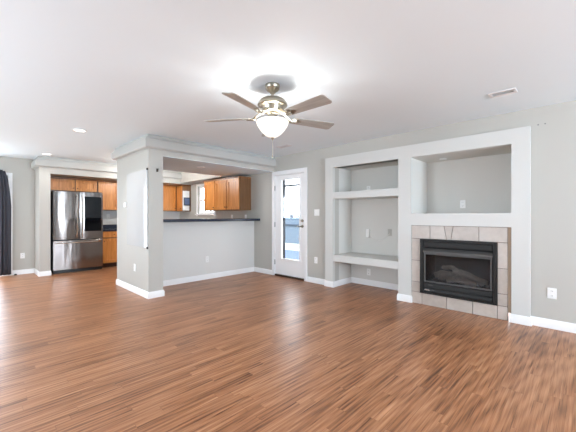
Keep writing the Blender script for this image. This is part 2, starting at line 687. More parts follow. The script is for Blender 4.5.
# windows
def window(name, axis, plane, a0, a1, z0, z1, inward, cols=2, bars=True, outer=.12):
    """axis 'X': wall of constant X, a = Y.  inward = +1/-1 direction of the room"""
    r = struct_root(name, (plane, a0, z0) if axis == 'X' else (a0, plane, z0))

    def bx(mb, d0, d1, p0, p1, q0, q1):
        d0, d1 = plane + inward * d0, plane + inward * d1
        if axis == 'X':
            mb.box(d0, d1, p0, p1, q0, q1)
        else:
            mb.box(p0, p1, d0, d1, q0, q1)
    c = MB()
    t = .06
    for args in ((a0 - t, a0, z0 - t, z1 + t), (a1, a1 + t, z0 - t, z1 + t), (a0, a1, z1, z1 + t)):
        bx(c, 0.001, .016, *args)
    c.build('casing', M['trim'], r, bevel=.003)
    s = MB()
    bx(s, 0.001, .05, a0 - t - .02, a1 + t + .02, z0 - .03, z0)
    s.build('sill', M['trim'], r, bevel=.004)
    fm = MB()
    k = .045
    for args in ((a0, a0 + k, z0, z1), (a1 - k, a1, z0, z1), (a0 + k, a1 - k, z0, z0 + k), (a0 + k, a1 - k, z1 - k, z1)):
        bx(fm, -.10, -.04, *args)
    zm = (z0 + z1) / 2
    bx(fm, -.09, -.045, a0 + k, a1 - k, zm - .02, zm + .02)
    if bars:
        for i in range(1, cols):
            p = a0 + (a1 - a0) * i / cols
            bx(fm, -.085, -.05, p - .01, p + .01, z0 + k, z1 - k)
        for zz in ((z0 + zm) / 2, (z1 + zm) / 2):
            bx(fm, -.085, -.05, a0 + k, a1 - k, zz - .008, zz + .008)
    fm.build('frame', M['trim'], r)
    g = MB()
    bx(g, -.072, -.068, a0 + .02, a1 - .02, z0 + .02, z1 - .02)
    g.build('pane', M['glass'], r)
    return r


window('window_1', 'X', XL, 2.2, 4.0, .45, 2.2, 1)  # this and the next two are unseen, placed to spread the light
window('window_2', 'X', XL, 5.0, 6.8, .45, 2.2, 1)
window('window_3', 'Y', YR, .45, 2.75, .45, 2.2, 1, cols=3)
window('window_4', 'X', XR, KY0, KY1, KZ0, KZ1, -1, cols=3)

# patio door behind the curtain
r = struct_root('door_2', (PX0, YB, 0))
c = MB()
for a, b, z0, z1 in ((PX0 - .062, PX0, 0, PZ + .06), (PX1, PX1 + .065, 0, PZ + .06), (PX0, PX1, PZ, PZ + .06)):
    c.box(a, b, YB - .016, YB - .001, z0, z1)
c.build('casing', M['trim'], r, bevel=.003)
f_ = MB()
xm = (PX0 + PX1) / 2
for a, b in ((PX0, PX0 + .07), (xm - .05, xm + .05), (PX1 - .07, PX1)):
    f_.box(a, b, YB + .02, YB + .08, .03, PZ)
f_.box(PX0, PX1, YB + .02, YB + .08, .03, .12)
f_.box(PX0, PX1, YB + .02, YB + .08, PZ - .07, PZ)
f_.box(PX0, PX1, YB - .005, YB + .12, .0, .03)
f_.build('frame', M['trim'], r)
MB().box(PX0 + .05, PX1 - .05, YB + .048, YB + .052, .1, PZ - .05).build('pane', M['glass'], r)

# glazed back door
r = struct_root('door_1', (XR, DY0, 0))
c = MB()
for y0, y1, z0, z1 in ((DY0 - .07, DY0, 0, DZ + .08), (DY1, DY1 + .07, 0, DZ + .08), (DY0, DY1, DZ, DZ + .08)):
    c.box(XR - .018, XR - .001, y0, y1, z0, z1)
c.box(XR, XR + .12, DY0, DY0 + .012, 0, DZ)
c.box(XR, XR + .12, DY1 - .012, DY1, 0, DZ)
c.box(XR, XR + .12, DY0 + .012, DY1 - .012, DZ - .012, DZ)
c.build('casing', M['trim'], r, bevel=.003)
LX0, LX1 = XR + .012, XR + .055
GY0, GY1, GZ0, GZ1 = 3.985, 4.475, .37, 1.955
lf = MB()
lf.box(LX0, LX1, DY0 + .015, GY0, .038, DZ - .015)
lf.box(LX0, LX1, GY1, DY1 - .015, .038, DZ - .015)
lf.box(LX0, LX1, GY0, GY1, .038, GZ0)
lf.box(LX0, LX1, GY0, GY1, GZ1, DZ - .015)
leaf = lf.build('leaf', M['trim'], r)
gf = MB()
k = .03
for y0, y1, z0, z1 in ((GY0 - k, GY0, GZ0 - k, GZ1 + k), (GY1, GY1 + k, GZ0 - k, GZ1 + k), (GY0, GY1, GZ0 - k, GZ0), (GY0, GY1, GZ1, GZ1 + k)):
    gf.box(LX0 - .012, LX0 + .002, y0, y1, z0, z1)
gf.build('glass_bead', M['trim'], leaf, bevel=.004)
MB().box(LX0 + .02, LX0 + .026, GY0 - .01, GY1 + .01, GZ0 - .01, GZ1 + .01).build('pane', M['glass'], leaf)
for z in (.28, 1.05, 1.80):
    MB().tube([(LX0 - .014, DY1 - .006, z - .05), (LX0 - .014, DY1 - .006, z + .05)], .009).build('hinge', M['ventdark'], r)
kn = MB()
kn.prism([(.028 * math.cos(a), .028 * math.sin(a)) for a in [i * math.pi / 10 for i in range(20)]], lambda u, v, d: (d, 3.905 + u, 1.03 + v), LX0 - .012, LX0 + .004)
kn.tube([(LX0 - .012, 3.905, 1.03), (LX0 - .045, 3.905, 1.03), (LX0 - .05, 3.92, 1.03), (LX0 - .05, 4.0, 1.03)], .009)
kn.build('door_handle', M['nickel'], r)
kn = MB()
kn.prism([(.027 * math.cos(a), .027 * math.sin(a)) for a in [i * math.pi / 10 for i in range(20)]], lambda u, v, d: (d, 3.905 + u, 1.135 + v), LX0 - .02, LX0 + .004)
kn.box(LX0 - .035, LX0 - .02, 3.897, 3.913, 1.12, 1.15)
kn.build('deadbolt', M['nickel'], r, bevel=.002)
MB().box(XR - .012, XR + .12, DY0 + .012, DY1 - .012, 0, .034).build('threshold', M['sill'], r, bevel=.003)

# storm door outside the back door
sd = thing('storm_door', (XR + .12, DY0, 0), 'dark framed storm door with crossbars outside the glazed white door', 'storm door')
sm = MB()
q0, q1 = XR + .085, XR + .11
sm.box(q0, q1, DY0 + .02, DY0 + .10, .03, DZ - .02)
sm.box(q0, q1, DY1 - .20, DY1 - .02, .03, DZ - .02)
sm.box(q0, q1, DY0 + .10, DY1 - .20, .03, .20)
sm.box(q0, q1, DY0 + .10, DY1 - .20, DZ - .09, DZ - .02)
sm.build('frame', M['mullion'], sd)
MB().box(q0, q1, DY0 + .10, DY1 - .20, 1.822, 1.858).build('crossbar', M['mullion'], sd)

# ------------------------------------------------------------------ outdoors, seen through the glass
struct('ground', MB().box(-14, 30, -14, 34, -.42, -.32), M['lawn'])
struct('patio', MB().box(XR + .14, 9.9, 1.0, 15, -.319, -.27), M['patio'])  # slab edge and colour stand in for the house's cast shadow
fx = 12.6
fr = thing('garden_fence', (fx, 11, -.32), 'blue-grey board fence with dark top rail beyond the patio', 'fence')
p_ = MB()
yy = 5.0
while yy < 27:
    p_.box(fx, fx + .02, yy, yy + .138, -.30, 1.20)
    yy += .142
p_.build('board_panel', M['fence'], fr)
MB().box(fx - .03, fx + .05, 5, 27, 1.19, 1.30).build('top_rail', M['fencedark'], fr)
MB().box(fx - .04, fx, 5, 27, .66, .76).build('rail', M['fencedark'], fr)
for yy in (5.5, 7.9, 10.3, 12.7, 15.1, 17.5, 19.9, 22.3, 24.7):
    MB().box(fx + .02, fx + .11, yy, yy + .09, -.31, 1.34).build('post', M['fencedark'], fr)

tr = MB()


def branch(p, d, ln, rad, lvl):
    q = p + d * ln
    mid = p + d * ln * .5 + Vector((random.uniform(-1, 1), random.uniform(-1, 1), random.uniform(-.3, .6))) * ln * .08
    tr.tube([p, mid, q], [rad, rad * .85, rad * .68], 6)
    if lvl == 0:
        return
    for k in range(3 if lvl > 1 else 2):
        e = Vector((random.uniform(-1, 1), random.uniform(-1, 1), random.uniform(-.1, .8)))
        branch(p.lerp(q, random.uniform(.55, 1)), (d * .8 + e * .75).normalized(), ln * random.uniform(.6, .8), rad * .6, lvl - 1)


branch(Vector((14.6, 14.6, -.33)), Vector((.05, -.05, 1)).normalized(), 1.9, .06, 4)
tag(tr.build('bare_tree', M['bark'], root=(14.6, 14.6, -.32)), 'bare leafless grey tree behind the garden fence', 'tree')

# ------------------------------------------------------------------ built-in shelves, tile surround, fireplace
for z0, z1, lab in ((1.523, 1.637, 'thick upper shelf of the left wall niche, with a socket above it'),
                    (.447, .562, 'thick low shelf near the floor of the left wall niche')):
    s = MB().box(XF + .004, NB, 1.985, 3.148, z0, z1).build('niche_shelf', M['built'], bevel=.004, root=(4.75, 2.56, z0))
    tag(s, lab, 'shelf', 'built-in niche shelves')

XT = 4.392
FY0, FY1, FZ0, FZ1 = .772, 1.673, .163, .912
t = thing('tile_surround', (XT, 1.2, 0), 'beige ceramic tile surround with keystone around the black fireplace', 'tile surround')
gr = MB()
gr.box(XT + .003, XR - .001, .668, FY0, 0, 1.097)
gr.box(XT + .003, XR - .001, FY1, 1.80, 0, 1.097)
gr.box(XT + .003, XR - .001, FY0, FY1, 0, FZ0)
gr.box(XT + .003, XR - .001, FY0, FY1, FZ1, 1.097)
gr.build('grout', M['grout'], t)
tl = MB()
g = .0035


def tile(y0, y1, z0, z1):
    tl.box(XT - .004, XT + .005, y0 + g, y1 - g, z0 + g, z1 - g)


def quad(a):
    tl.prism(a, lambda u, v, d: (d, u, v), XT - .004, XT + .005)


tile(1.545, 1.80, FZ1, 1.095)
quad([(1.545 - g, FZ1 + g), (1.545 - g, 1.0925), (1.368, 1.0925), (1.338, FZ1 + g)])
quad([(1.332, FZ1 + g), (1.362, 1.0925), (1.258, 1.0925), (1.284, FZ1 + g)])
quad([(1.278, FZ1 + g), (1.252, 1.0925), (.964 + g, 1.0925), (.964 + g, FZ1 + g)])
tile(.668, .964, FZ1, 1.095)
for a, b in ((.163, .305), (.305, .605), (.605, .912)):
    tile(FY1, 1.80, a, b)
    tile(.668, FY0, a + .0, b)
tile(FY1 - .02, 1.80, .0, .163)
tile(1.335, FY1 - .02, .0, .163)
tile(1.03, 1.335, .0, .163)
tile(FY0, 1.03, .0, .163)
tile(.668, FY0, .0, .163)
tl.build('tiles', M['tile'], t, bevel=.0015, seg=1)
MB().box(XT - .004, XR - .001, .636, .667, 0.098, 1.096).build('edge_strip', M['tan'], t)

# gas fireplace insert
fp = thing('gas_fireplace', (XT, 1.22, FZ0), 'black metal gas fireplace with logs behind glass, set in beige tile', 'fireplace')
b = MB()
x0, x1 = XR + .002, XR + .40
b.box(XT, x1, FY0 + .03, FY0 + .05, FZ0 + .03, FZ1 - .03)
b.box(XT, x1, FY1 - .05, FY1 - .03, FZ0 + .03, FZ1 - .03)
b.box(x1, x1 + .02, FY0 + .03, FY1 - .03, FZ0 + .03, FZ1 - .03)
b.box(XT + .012, x1, FY0 + .05, FY1 - .05, FZ0 + .03, FZ0 + .145)
b.box(XT + .012, x1, FY0 + .05, FY1 - .05, FZ1 - .2, FZ1 - .03)
b.build('firebox', M['soot'], fp)
fm = MB()
xa, xb = XT - .028, XT + .012
fm.box(xa, xb, FY0, FY0 + .042, FZ0, FZ1)
fm.box(xa, xb, FY1 - .042, FY1, FZ0, FZ1)
fm.box(xa, xb, FY0 + .042, FY1 - .042, FZ1 - .03, FZ1)
fm.box(xa, xb, FY0 + .042, FY1 - .042, FZ0, FZ0 + .028)
fm.build('frame', M['bronze'], fp, bevel=.003)
MB().box(XT - .018, XT + .01, FY0 + .044, FY1 - .044, FZ1 - .108, FZ1 - .034).build('upper_louver', M['bronze'], fp, bevel=.004)
hd = MB()
hd.prism([(XT + .01, FZ1 - .125), (XT - .035, FZ1 - .165), (XT - .035, FZ1 - .185), (XT + .01, FZ1 - .185)], lambda u, v, d: (u, d, v), FY0 + .044, FY1 - .044)
hd.build('hood', M['bronze_l'], fp, bevel=.002)
gz0, gz1 = FZ0 + .158, FZ1 - .19
gm = MB()
k = .02
ya, yb = FY0 + .05, FY1 - .05
for y0, y1, z0, z1 in ((ya, ya + k, gz0, gz1), (yb - k, yb, gz0, gz1), (ya + k, yb - k, gz0, gz0 + k), (ya + k, yb - k, gz1 - k, gz1)):
    gm.box(XT - .014, XT + .008, y0, y1, z0, z1)
gf = gm.build('glass_frame', M['bronze_l'], fp, bevel=.002)
MB().box(XT - .004, XT, ya + .015, yb - .015, gz0 + .015, gz1 - .015).build('glass', M['fireglass'], gf)
lv = MB()
for z0, z1 in ((FZ0 + .034, FZ0 + .082), (FZ0 + .09, FZ0 + .148)):
    lv.prism([(XT + .005, z0), (XT - .022, z0), (XT - .016, z1), (XT + .005, z1)], lambda u, v, d: (u, d, v), FY0 + .046, FY1 - .046)
lv.build('lower_louver', M['bronze'], fp, bevel=.002)
MB().box(XT - .0245, XT - .018, 1.545, 1.61, FZ0 + .048, FZ0 + .06).build('badge', M['chrome'], fp)
MB().box(XT - .024, XT - .015, 1.50, 1.56, FZ0 + .12, FZ0 + .128).build('latch', M['bronze_l'], fp)
em = MB()
nu, nv = 22, 10
v_, f_e = [], []
for i in range(nu + 1):
    for j in range(nv + 1):
        edge = min(i, nu - i, j, nv - j)
        v_.append((XR + .04 + .3 * j / nv, FY0 + .12 + (FY1 - FY0 - .24) * i / nu, FZ0 + .146 + (random.uniform(.008, .04) if edge else 0)))
for i in range(nu):
    for j in range(nv):
        a = i * (nv + 1) + j
        f_e.append((a, a + 1, a + nv + 2, a + nv + 1))
em.add(v_, f_e).build('ember_bed', M['ember'], fp)


def log(p, q, r):
    m_ = MB()
    p, q = Vector(p), Vector(q)
    n = 9
    pts, rs = [], []
    for i in range(n):
        t_ = i / (n - 1)
        pts.append(p.lerp(q, t_) + Vector((0, random.uniform(-.006, .006), .02 * math.sin(t_ * 5))))
        rs.append(r * random.uniform(.86, 1.1))
    m_.tube(pts, rs, 11)
    m_.build('log', M['log'], fp)


log((XR + .18, 1.50, FZ0 + .22), (XR + .22, .93, FZ0 + .20), .055)
log((XR + .10, 1.53, FZ0 + .24), (XR + .16, 1.20, FZ0 + .29), .042)
log((XR + .10, 1.30, FZ0 + .31), (XR + .17, .95, FZ0 + .23), .045)
log((XR + .06, 1.36, FZ0 + .20), (XR + .08, 1.02, FZ0 + .20), .040)
log((XR + .13, 1.26, FZ0 + .33), (XR + .2, 1.46, FZ0 + .37), .030)


# ------------------------------------------------------------------ wall plates
def plate(loc, n, kind, label, wd=.072, ht=.116):
    """n: 'X-' wall facing -X, 'Y-' wall facing -Y"""
    nm = {'outlet': 'wall_outlet', 'switch': 'light_switch', 'blank': 'wall_plate'}[kind]
    cat = {'outlet': 'outlet', 'switch': 'switch', 'blank': 'wall plate'}[kind]
    grp = {'outlet': 'white wall outlets', 'switch': None, 'blank': None}[kind]
    r = thing(nm, loc, label, cat, grp)
    x, y, z = loc

    def bx(mb, a0, a1, d0, d1, z0, z1):
        if n == 'X-':
            mb.box(x - d1, x - d0, y + a0, y + a1, z + z0, z + z1)
        else:
            mb.box(x + a0, x + a1, y - d1, y - d0, z + z0, z + z1)
    m_ = MB()
    bx(m_, -wd / 2, wd / 2, .0005, .006, -ht / 2, ht / 2)
    m_.build('cover_plate', M['white'], r, bevel=.003)
    if kind == 'outlet':
        for s in (-1, 1):
            m_ = MB()
            bx(m_, -.017, .017, .006, .009, s * .026 - .014, s * .026 + .014)
            m_.cur = 1
            for a in (-.007, .005):
                bx(m_, a, a + .003, .009, .0095, s * .026 - .005, s * .026 + .006)
            m_.build('receptacle', [M['white'], M['slot']], r)
    elif kind == 'switch':
        for a in ((-.022, .022) if wd > .1 else (0,)):
            m_ = MB()
            bx(m_, a - .016, a + .016, .006, .010, -.033, .033)
            m_.build('rocker', M['white'], r, bevel=.002)
    return r


plate((XR, .277, .383), 'X-', 'outlet', 'white outlet on grey wall right of the fireplace frame', .078, .118)
plate((XR, 3.545, 1.29), 'X-', 'switch', 'white double light switch on wall right of the glazed door', .118, .118)
plate((XR, 3.565, .42), 'X-', 'outlet', 'white outlet low on wall between glazed door and niche')
plate((NB, 2.79, 1.70), 'X-', 'outlet', 'white outlet just above the upper niche shelf')
plate((NB, 2.785, .235), 'X-', 'outlet', 'white outlet under the low niche shelf')
plate((5.0, 1.30, 1.40), 'X-', 'outlet', 'white outlet at the back of the niche above the fireplace')
plate((3.242, 5.32, .385), 'Y-', 'outlet', 'white outlet on the half wall under the kitchen bar')
plate((1.87, 5.222, .40), 'X-', 'outlet', 'white outlet on the column below the white board')
plate((.815, YB, .39), 'Y-', 'outlet', 'white outlet on wall between the dark curtain and refrigerator alcove')
plate((XR, 6.15, 1.20), 'X-', 'outlet', 'small white outlet under the hanging oak cabinets, nearer the window')
plate((XR, 5.62, 1.20), 'X-', 'outlet', 'small white outlet under the hanging oak cabinets, nearer the glazed door')
plate((3.85, YK, 1.19), 'Y-', 'outlet', 'small white outlet under the far oak corner cabinet')
plate((2.50, YK, 1.22), 'Y-', 'outlet', 'small white outlet above the counter beside the refrigerator')
# cable box with a drooping cord in the left niche
cb = thing('cable_cover', (NB, 2.80, .90), 'white raised cable cover plate on the back of left niche', 'cable cover')
MB().box(NB - .03, NB - .0005, 2.762, 2.832, .85, .995).build('cover', M['white'], cb, bevel=.01)
plate((NB, 2.39, .95), 'X-', 'blank', 'grey blank wall plate at the end of a drooping cord in left niche').children[0].data.materials[0] = M['wall']
pts = [(NB - .007, 2.765 - (2.765 - 2.39) * i / 14, .87 - .10 * math.sin(math.pi * (i / 14) ** .9) + .06 * i / 14) for i in range(15)]
tag(MB().tube(pts, .005, 6).build('cord', M['cord'], root=(NB, 2.6, .85)), 'thin pale cord drooping between two plates in left niche', 'cord')
# two leftover anchors
for y, lab in ((.395, 'small wall anchor nearer the built-in frame, high on right wall'), (.335, 'small wall anchor farther from the built-in frame, high on right wall')):
    a_ = MB().prism([(.008 * math.cos(i * .7854), .008 * math.sin(i * .7854)) for i in range(8)], lambda u, v, d: (d, y + u, 2.245 + v), XR - .003, XR + .004)
    tag(a_.build('wall_anchor', M['ventdark'], root=(XR, y, 2.245)), lab, 'wall anchor', 'curtain anchors')

# ------------------------------------------------------------------ white board, thermostat, hook on the column
wb = thing('white_board', (1.87, 5.117, .75), 'tall glossy white board with black corner clips on the column', 'white board')
MB().box(1.853, 1.866, 4.70, 5.534, .752, 1.925).build('panel', M['board'], wb, bevel=.002)
for z in (.752, 1.925):
    MB().box(1.846, 1.8695, 4.688, 4.712, z - .016, z + .016).build('corner_clip', M['black'], wb, bevel=.003)
th = thing('thermostat', (1.87, 5.62, 1.41), 'small white thermostat on the column left of the white board', 'thermostat')
MB().box(1.845, 1.8695, 5.575, 5.665, 1.375, 1.455).build('housing', M['white'], th, bevel=.006)
MB().box(1.843, 1.8455, 5.60, 5.64, 1.41, 1.44).build('display', M['dull'], th)
hk = thing('wall_hook', (1.995, 4.68, 1.92), 'small black hook on the narrow front of the column', 'hook')
MB().box(1.985, 2.005, 4.672, 4.6795, 1.895, 1.945).build('back_plate', M['black'], hk, bevel=.002)
MB().tube([(1.995, 4.672, 1.93), (1.995, 4.64, 1.925), (1.995, 4.625, 1.935)], .006, 8).build('peg', M['black'], hk)
MB().tube([(1.995, 4.672, 1.91), (1.995, 4.645, 1.90), (1.995, 4.638, 1.912)], .005, 8).build('peg', M['black'], hk)

# ------------------------------------------------------------------ bar top
bt = MB()
bt.prism([(2.092, 5.10), (4.41, 5.10), (XR - .003, 5.115), (XR - .003, 5.62), (2.092, 5.62)], lambda u, v, d: (u, v, d), 1.123, 1.172)
tag(bt.build('bar_top', M['counter'], bevel=.006, root=(3.2, 5.35, 1.123)), 'dark slate laminate bar top along the half wall', 'bar top')


# ------------------------------------------------------------------ cabinets
def door_panel(mb, fn, u0, u1, z0, z1, d):
    """framed raised-panel door; fn(u, depth, z); d = front depth (outward is smaller)"""
    k = .064

    def bx(a0, a1, b0, b1, d0, d1):
        p, q = fn(a0, d0, b0), fn(a1, d1, b1)
        mb.box(p[0], q[0], p[1], q[1], p[2], q[2])
    bx(u0, u0 + k, z0, z1, d, d + .02)
    bx(u1 - k, u1, z0, z1, d, d + .02)
    bx(u0 + k, u1 - k, z0, z0 + k, d, d + .02)
    bx(u0 + k, u1 - k, z1 - k, z1, d, d + .02)
    bx(u0 + k, u1 - k, z0 + k, z1 - k, d + .015, d + .02)


FNY = lambda u, d, z: (u, d, z)       # faces -Y
FNX = lambda u, d, z: (d, u, z)       # faces -X


def cabinet(fn, u0, u1, z0, z1, front, back, doors, label, name='wall_cabinet', drawers=(), crown=True, group='honey oak kitchen cabinets', knobs='low'):
    um = (u0 + u1) / 2
    r = thing(name, fn(um, back, z0), label, 'cabinet', group)
    m_ = MB()
    p, q = fn(u0 + .001, front + .022, z0), fn(u1 - .001, back - .001, z1)
    m_.box(p[0], q[0], p[1], q[1], p[2], q[2])
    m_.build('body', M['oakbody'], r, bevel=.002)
    if crown:
        m_ = MB()
        p, q = fn(u0 - .004, front - .012, z1 - .028), fn(u1 + .004, back - .001, z1 + .004)
        m_.box(p[0], q[0], p[1], q[1], p[2], q[2])
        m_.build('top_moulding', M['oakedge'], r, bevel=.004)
    for (a, b, c, e) in doors:
        m_ = MB()
        door_panel(m_, fn, a, b, c, e, front)
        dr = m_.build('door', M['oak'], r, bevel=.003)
        ku = b - .03 if (a + b) / 2 < um - .01 else a + .03
        kz = c + .06 if knobs == 'low' else e - .06
        m_ = MB()
        P = fn(ku, front, kz)
        Q = fn(ku, front - .025, kz)
        m_.tube([P, Q], [.006, .012], 8)
        m_.build('knob', M['bronze'], dr)
    for (a, b, c, e) in drawers:
        m_ = MB()
        p, q = fn(a, front, c), fn(b, front + .02, e)
        m_.box(p[0], q[0], p[1], q[1], p[2], q[2])
        dr = m_.build('drawer', M['oak'], r, bevel=.005)
        m_ = MB()
        P, Q = fn((a + b) / 2, front, (c + e) / 2), fn((a + b) / 2, front - .025, (c + e) / 2)
        m_.tube([P, Q], [.006, .012], 8)
        m_.build('knob', M['bronze'], dr)
    return r


cabinet(FNY, 1.215, 2.175, 1.785, 2.088, 8.45, YK, [(1.255, 1.715, 1.80, 2.055), (1.735, 2.16, 1.80, 2.055)], 'short oak wall cabinet with two doors above the refrigerator')
cabinet(FNY, 2.178, 2.66, 1.365, 2.088, 8.45, YK, [(2.195, 2.64, 1.38, 2.055)], 'tall oak wall cabinet right of the refrigerator, above the counter')
cabinet(FNY, 2.665, 3.60, 1.365, 2.088, 8.45, YK, [(2.68, 3.12, 1.38, 2.055), (3.14, 3.585, 1.38, 2.055)], 'oak double wall cabinet on the kitchen back wall, mostly behind the column')
cabinet(FNY, 3.605, XR - .002, 1.365, 2.10, 8.45, YK, [(3.66, 4.14, 1.38, 2.065)], 'far oak corner wall cabinet seen over the left end of the bar')
cabinet(FNX, 5.43, 6.875, 1.355, 2.09, 4.10, XR, [(5.45, 5.895, 1.37, 2.06), (5.92, 6.37, 1.37, 2.06), (6.395, 6.86, 1.37, 2.06)], 'oak wall cabinet with three doors hanging above the right end of the bar')
# return of the corner cabinet along the window wall, with a small white panel on its end
cabinet(FNX, 8.12, 8.448, 1.355, 2.10, 4.16, XR, [(8.14, 8.44, 1.37, 2.065)], 'narrow oak wall cabinet in the far corner with a white panel on its end')
nb = thing('message_panel', (4.30, 8.12, 1.40), 'small white panel with dark screen on the end of far oak cabinet', 'message panel')
MB().box(4.175, 4.375, 8.106, 8.1185, 1.38, 1.93).build('panel', M['white'], nb, bevel=.003)
MB().box(4.20, 4.385, 8.085, 8.1055, 1.52, 1.745).build('screen_frame', M['darkside'], nb, bevel=.004)
MB().box(4.222, 4.363, 8.0835, 8.085, 1.545, 1.72).build('screen', M['bluescreen'], nb)

# base cabinets and worktop along the kitchen back wall
for i, (a, b, lab) in enumerate(((2.20, 2.72, 'oak base cabinet right of the refrigerator with drawer above door'),
                                 (2.722, 3.25, 'oak base cabinet with drawer, mostly behind the column'))):
    r = cabinet(FNY, a, b, .10, .87, 8.2, YK, [(a + .015, b - .015, .115, .69)], lab, 'base_cabinet', [(a + .015, b - .015, .715, .855)], crown=False, knobs='high')
    MB().box(a + .002, b - .002, 8.27, 8.6, 0, .0995).build('toe_kick', M['sill'], r)
wt = thing('worktop', (2.9, YK, .871), 'dark laminate worktop with short backsplash right of the refrigerator', 'worktop')
MB().box(2.192, 3.26, 8.17, YK - .001, .871, .91).build('slab', M['counter'], wt, bevel=.005)
MB().box(2.192, 3.26, YK - .022, YK - .001, .91, 1.01).build('backsplash', M['counter'], wt, bevel=.004)

# ------------------------------------------------------------------ refrigerator
fg = thing('refrigerator', (1.717, 8.4, 0), 'stainless french door refrigerator with dark glass panel in oak alcove', 'refrigerator')
X0, X1, YD = 1.251, 2.183, 8.05
MB().box(X0 + .003, X1 - .003, YD + .062, 8.765, .03, 1.752).build('body', M['darkside'], fg, bevel=.006)


def door_slab(u0, u1, z0, z1, bulge=.030, th=.06):
    m_ = MB()
    n = 10
    v, f = [], []
    for zz in (z0, z1):
        for i in range(n + 1):
            t_ = i / n
            v.append((u0 + (u1 - u0) * t_, YD + .006 - bulge * (1 - (2 * t_ - 1) ** 2), zz))
        v.append((u1, YD + th, zz))
        v.append((u0, YD + th, zz))
    k = n + 3
    for i in range(k):
        j = (i + 1) % k
        f.append((i, j, k + j, k + i))
    f.append(tuple(range(k - 1, -1, -1)))
    f.append(tuple(range(k, 2 * k)))
    m_.add(v, f)
    return m_


d1 = door_slab(X0, 1.715, .715, 1.755).build('door', M['steel'], fg, bevel=.006, seg=3)
d2 = door_slab(1.722, X1, .715, 1.755, bulge=.022).build('door', M['steel'], fg, bevel=.006, seg=3)
d3 = door_slab(X0, X1, .075, .700, bulge=.026).build('drawer', M['steel'], fg, bevel=.006, seg=3)
MB().box(1.815, 2.145, YD - .022, YD + .008, .89, 1.66).build('glass_panel', M['blackglass'], d2, bevel=.004)


def bar_handle(parent, xx):
    pts = []
    for i in range(17):
        t_ = i / 16
        z = .76 + .94 * t_
        pts.append((xx, YD - .030 - .042 * math.sin(math.pi * t_) ** .5, z))
    pts = [(xx, YD + .004, .76)] + pts + [(xx, YD + .004, 1.70)]
    MB().tube(pts, .013, 10).build('handle', M['chrome'], parent)


bar_handle(d1, 1.672)
bar_handle(d2, 1.768)
pts = []
for i in range(17):
    t_ = i / 16
    pts.append((X0 + .06 + (X1 - X0 - .12) * t_, YD - .034 - .04 * math.sin(math.pi * t_) ** .5, .655))
pts = [(X0 + .06, YD + .002, .655)] + pts + [(X1 - .06, YD + .002, .655)]
MB().tube(pts, .014, 10).build('handle', M['chrome'], d3)
MB().box(X0 + .01, X1 - .01, YD + .03, 8.2, .0, .068).build('base_grille', M['black'], fg, bevel=.004)
for xx in (X0 + .06, X1 - .06):
    MB().box(xx - .045, xx + .045, YD + .03, YD + .14, 1.753, 1.772).build('hinge_cover', M['darkside'], fg, bevel=.004)

# ------------------------------------------------------------------ curtain, rod, door stop
n = 60
v, f = [], []
rows = 12
for j in range(rows + 1):
    t_ = j / rows
    z = 2.135 - (2.135 - .035) * t_
    wr = .535 + (.628 - .535) * min(1, (t_ * 3.2)) ** .6
    for i in range(n + 1):
        s_ = i / n
        x = .43 + (wr - .43) * s_
        y = 8.455 + .02 * math.sin(s_ * 2 * math.pi * 3.2 + .6 * t_) * (.6 + .4 * t_) + .008 * math.sin(s_ * 31 + t_ * 4)
        v.append((x, y, z))
for j in range(rows):
    for i in range(n):
        a = j * (n + 1) + i
        f.append((a, a + 1, a + n + 2, a + n + 1))
cu = MB().add(v, f).build('curtain', M['curtain'], root=(.5, 8.455, .03), smooth=180)
so = cu.modifiers.new('thickness', 'SOLIDIFY')
so.thickness = .003
tag(cu, 'charcoal floor-length curtain gathered at the left edge of the dining wall', 'curtain')
rd = thing('curtain_rod', (-.2, 8.455, 2.14), 'dark curtain rod above the patio door at the left edge', 'curtain rod')
MB().tube([(-1.3, 8.455, 2.145), (.50, 8.455, 2.145)], .011, 10).build('pole', M['black'], rd)
for xx in (-1.22, .44):
    MB().tube([(xx, YB - .0015, 2.145), (xx, 8.455, 2.145)], .007, 8).build('bracket', M['black'], rd)
ds = MB()
ds.lathe([(0, .028), (.016, .026), (.022, .015), (.024, 0), (0, 0)], (.70, 8.535, 0), 14)
tag(ds.build('door_stop', M['rubber'], root=(.70, 8.535, 0)), 'small black rubber stop on floor by baseboard beside the curtain', 'door stop')

# ------------------------------------------------------------------ ceiling fittings
def downlight(x, y, z, r, lab, on=True):
    t = thing('recessed_light', (x, y, z), lab, 'recessed light', 'recessed ceiling lights')
    MB().lathe([(r * .78, -.001), (r, -.001), (r, -.006), (r * .93, -.010), (r * .8, -.006), (r * .78, -.001)], (x, y, z), 32).build('trim_ring', M['white'], t)
    MB().lathe([(0, -.005), (r * .6, -.0045), (r * .79, -.002)], (x, y, z), 32).build('diffuser', M['glow'] if on else M['dull'], t)
    return t


downlight(1.107, 5.165, H, .085, 'lit round recessed ceiling light nearer the column')
downlight(1.083, 7.60, H, .085, 'lit round recessed ceiling light nearer the refrigerator alcove')
downlight(3.05, 5.22, 2.144, .075, 'unlit recessed light under the bulkhead above the bar', False)
downlight(4.78, 1.50, 2.057, .05, 'unlit puck light in ceiling of the niche above the fireplace', False)
spot_light('recessed_bulb', (1.107, 5.165, H - .03), 22)
spot_light('recessed_bulb', (1.083, 7.60, H - .03), 12)
# unseen fixture and lamp added to brighten the kitchen behind the bulkhead
kl = thing('kitchen_fill_light', (2.9, 7.05, H), 'unseen round fill light added on the kitchen ceiling behind the bulkhead', 'ceiling light')
MB().lathe([(0, -.09), (.08, -.085), (.14, -.06), (.165, -.02), (.165, -.001)], (2.9, 7.05, H), 32).build('diffuser', M['glow'], kl)
point_light('kitchen_fill_lamp', (2.9, 7.05, H - .16), 58, .1)


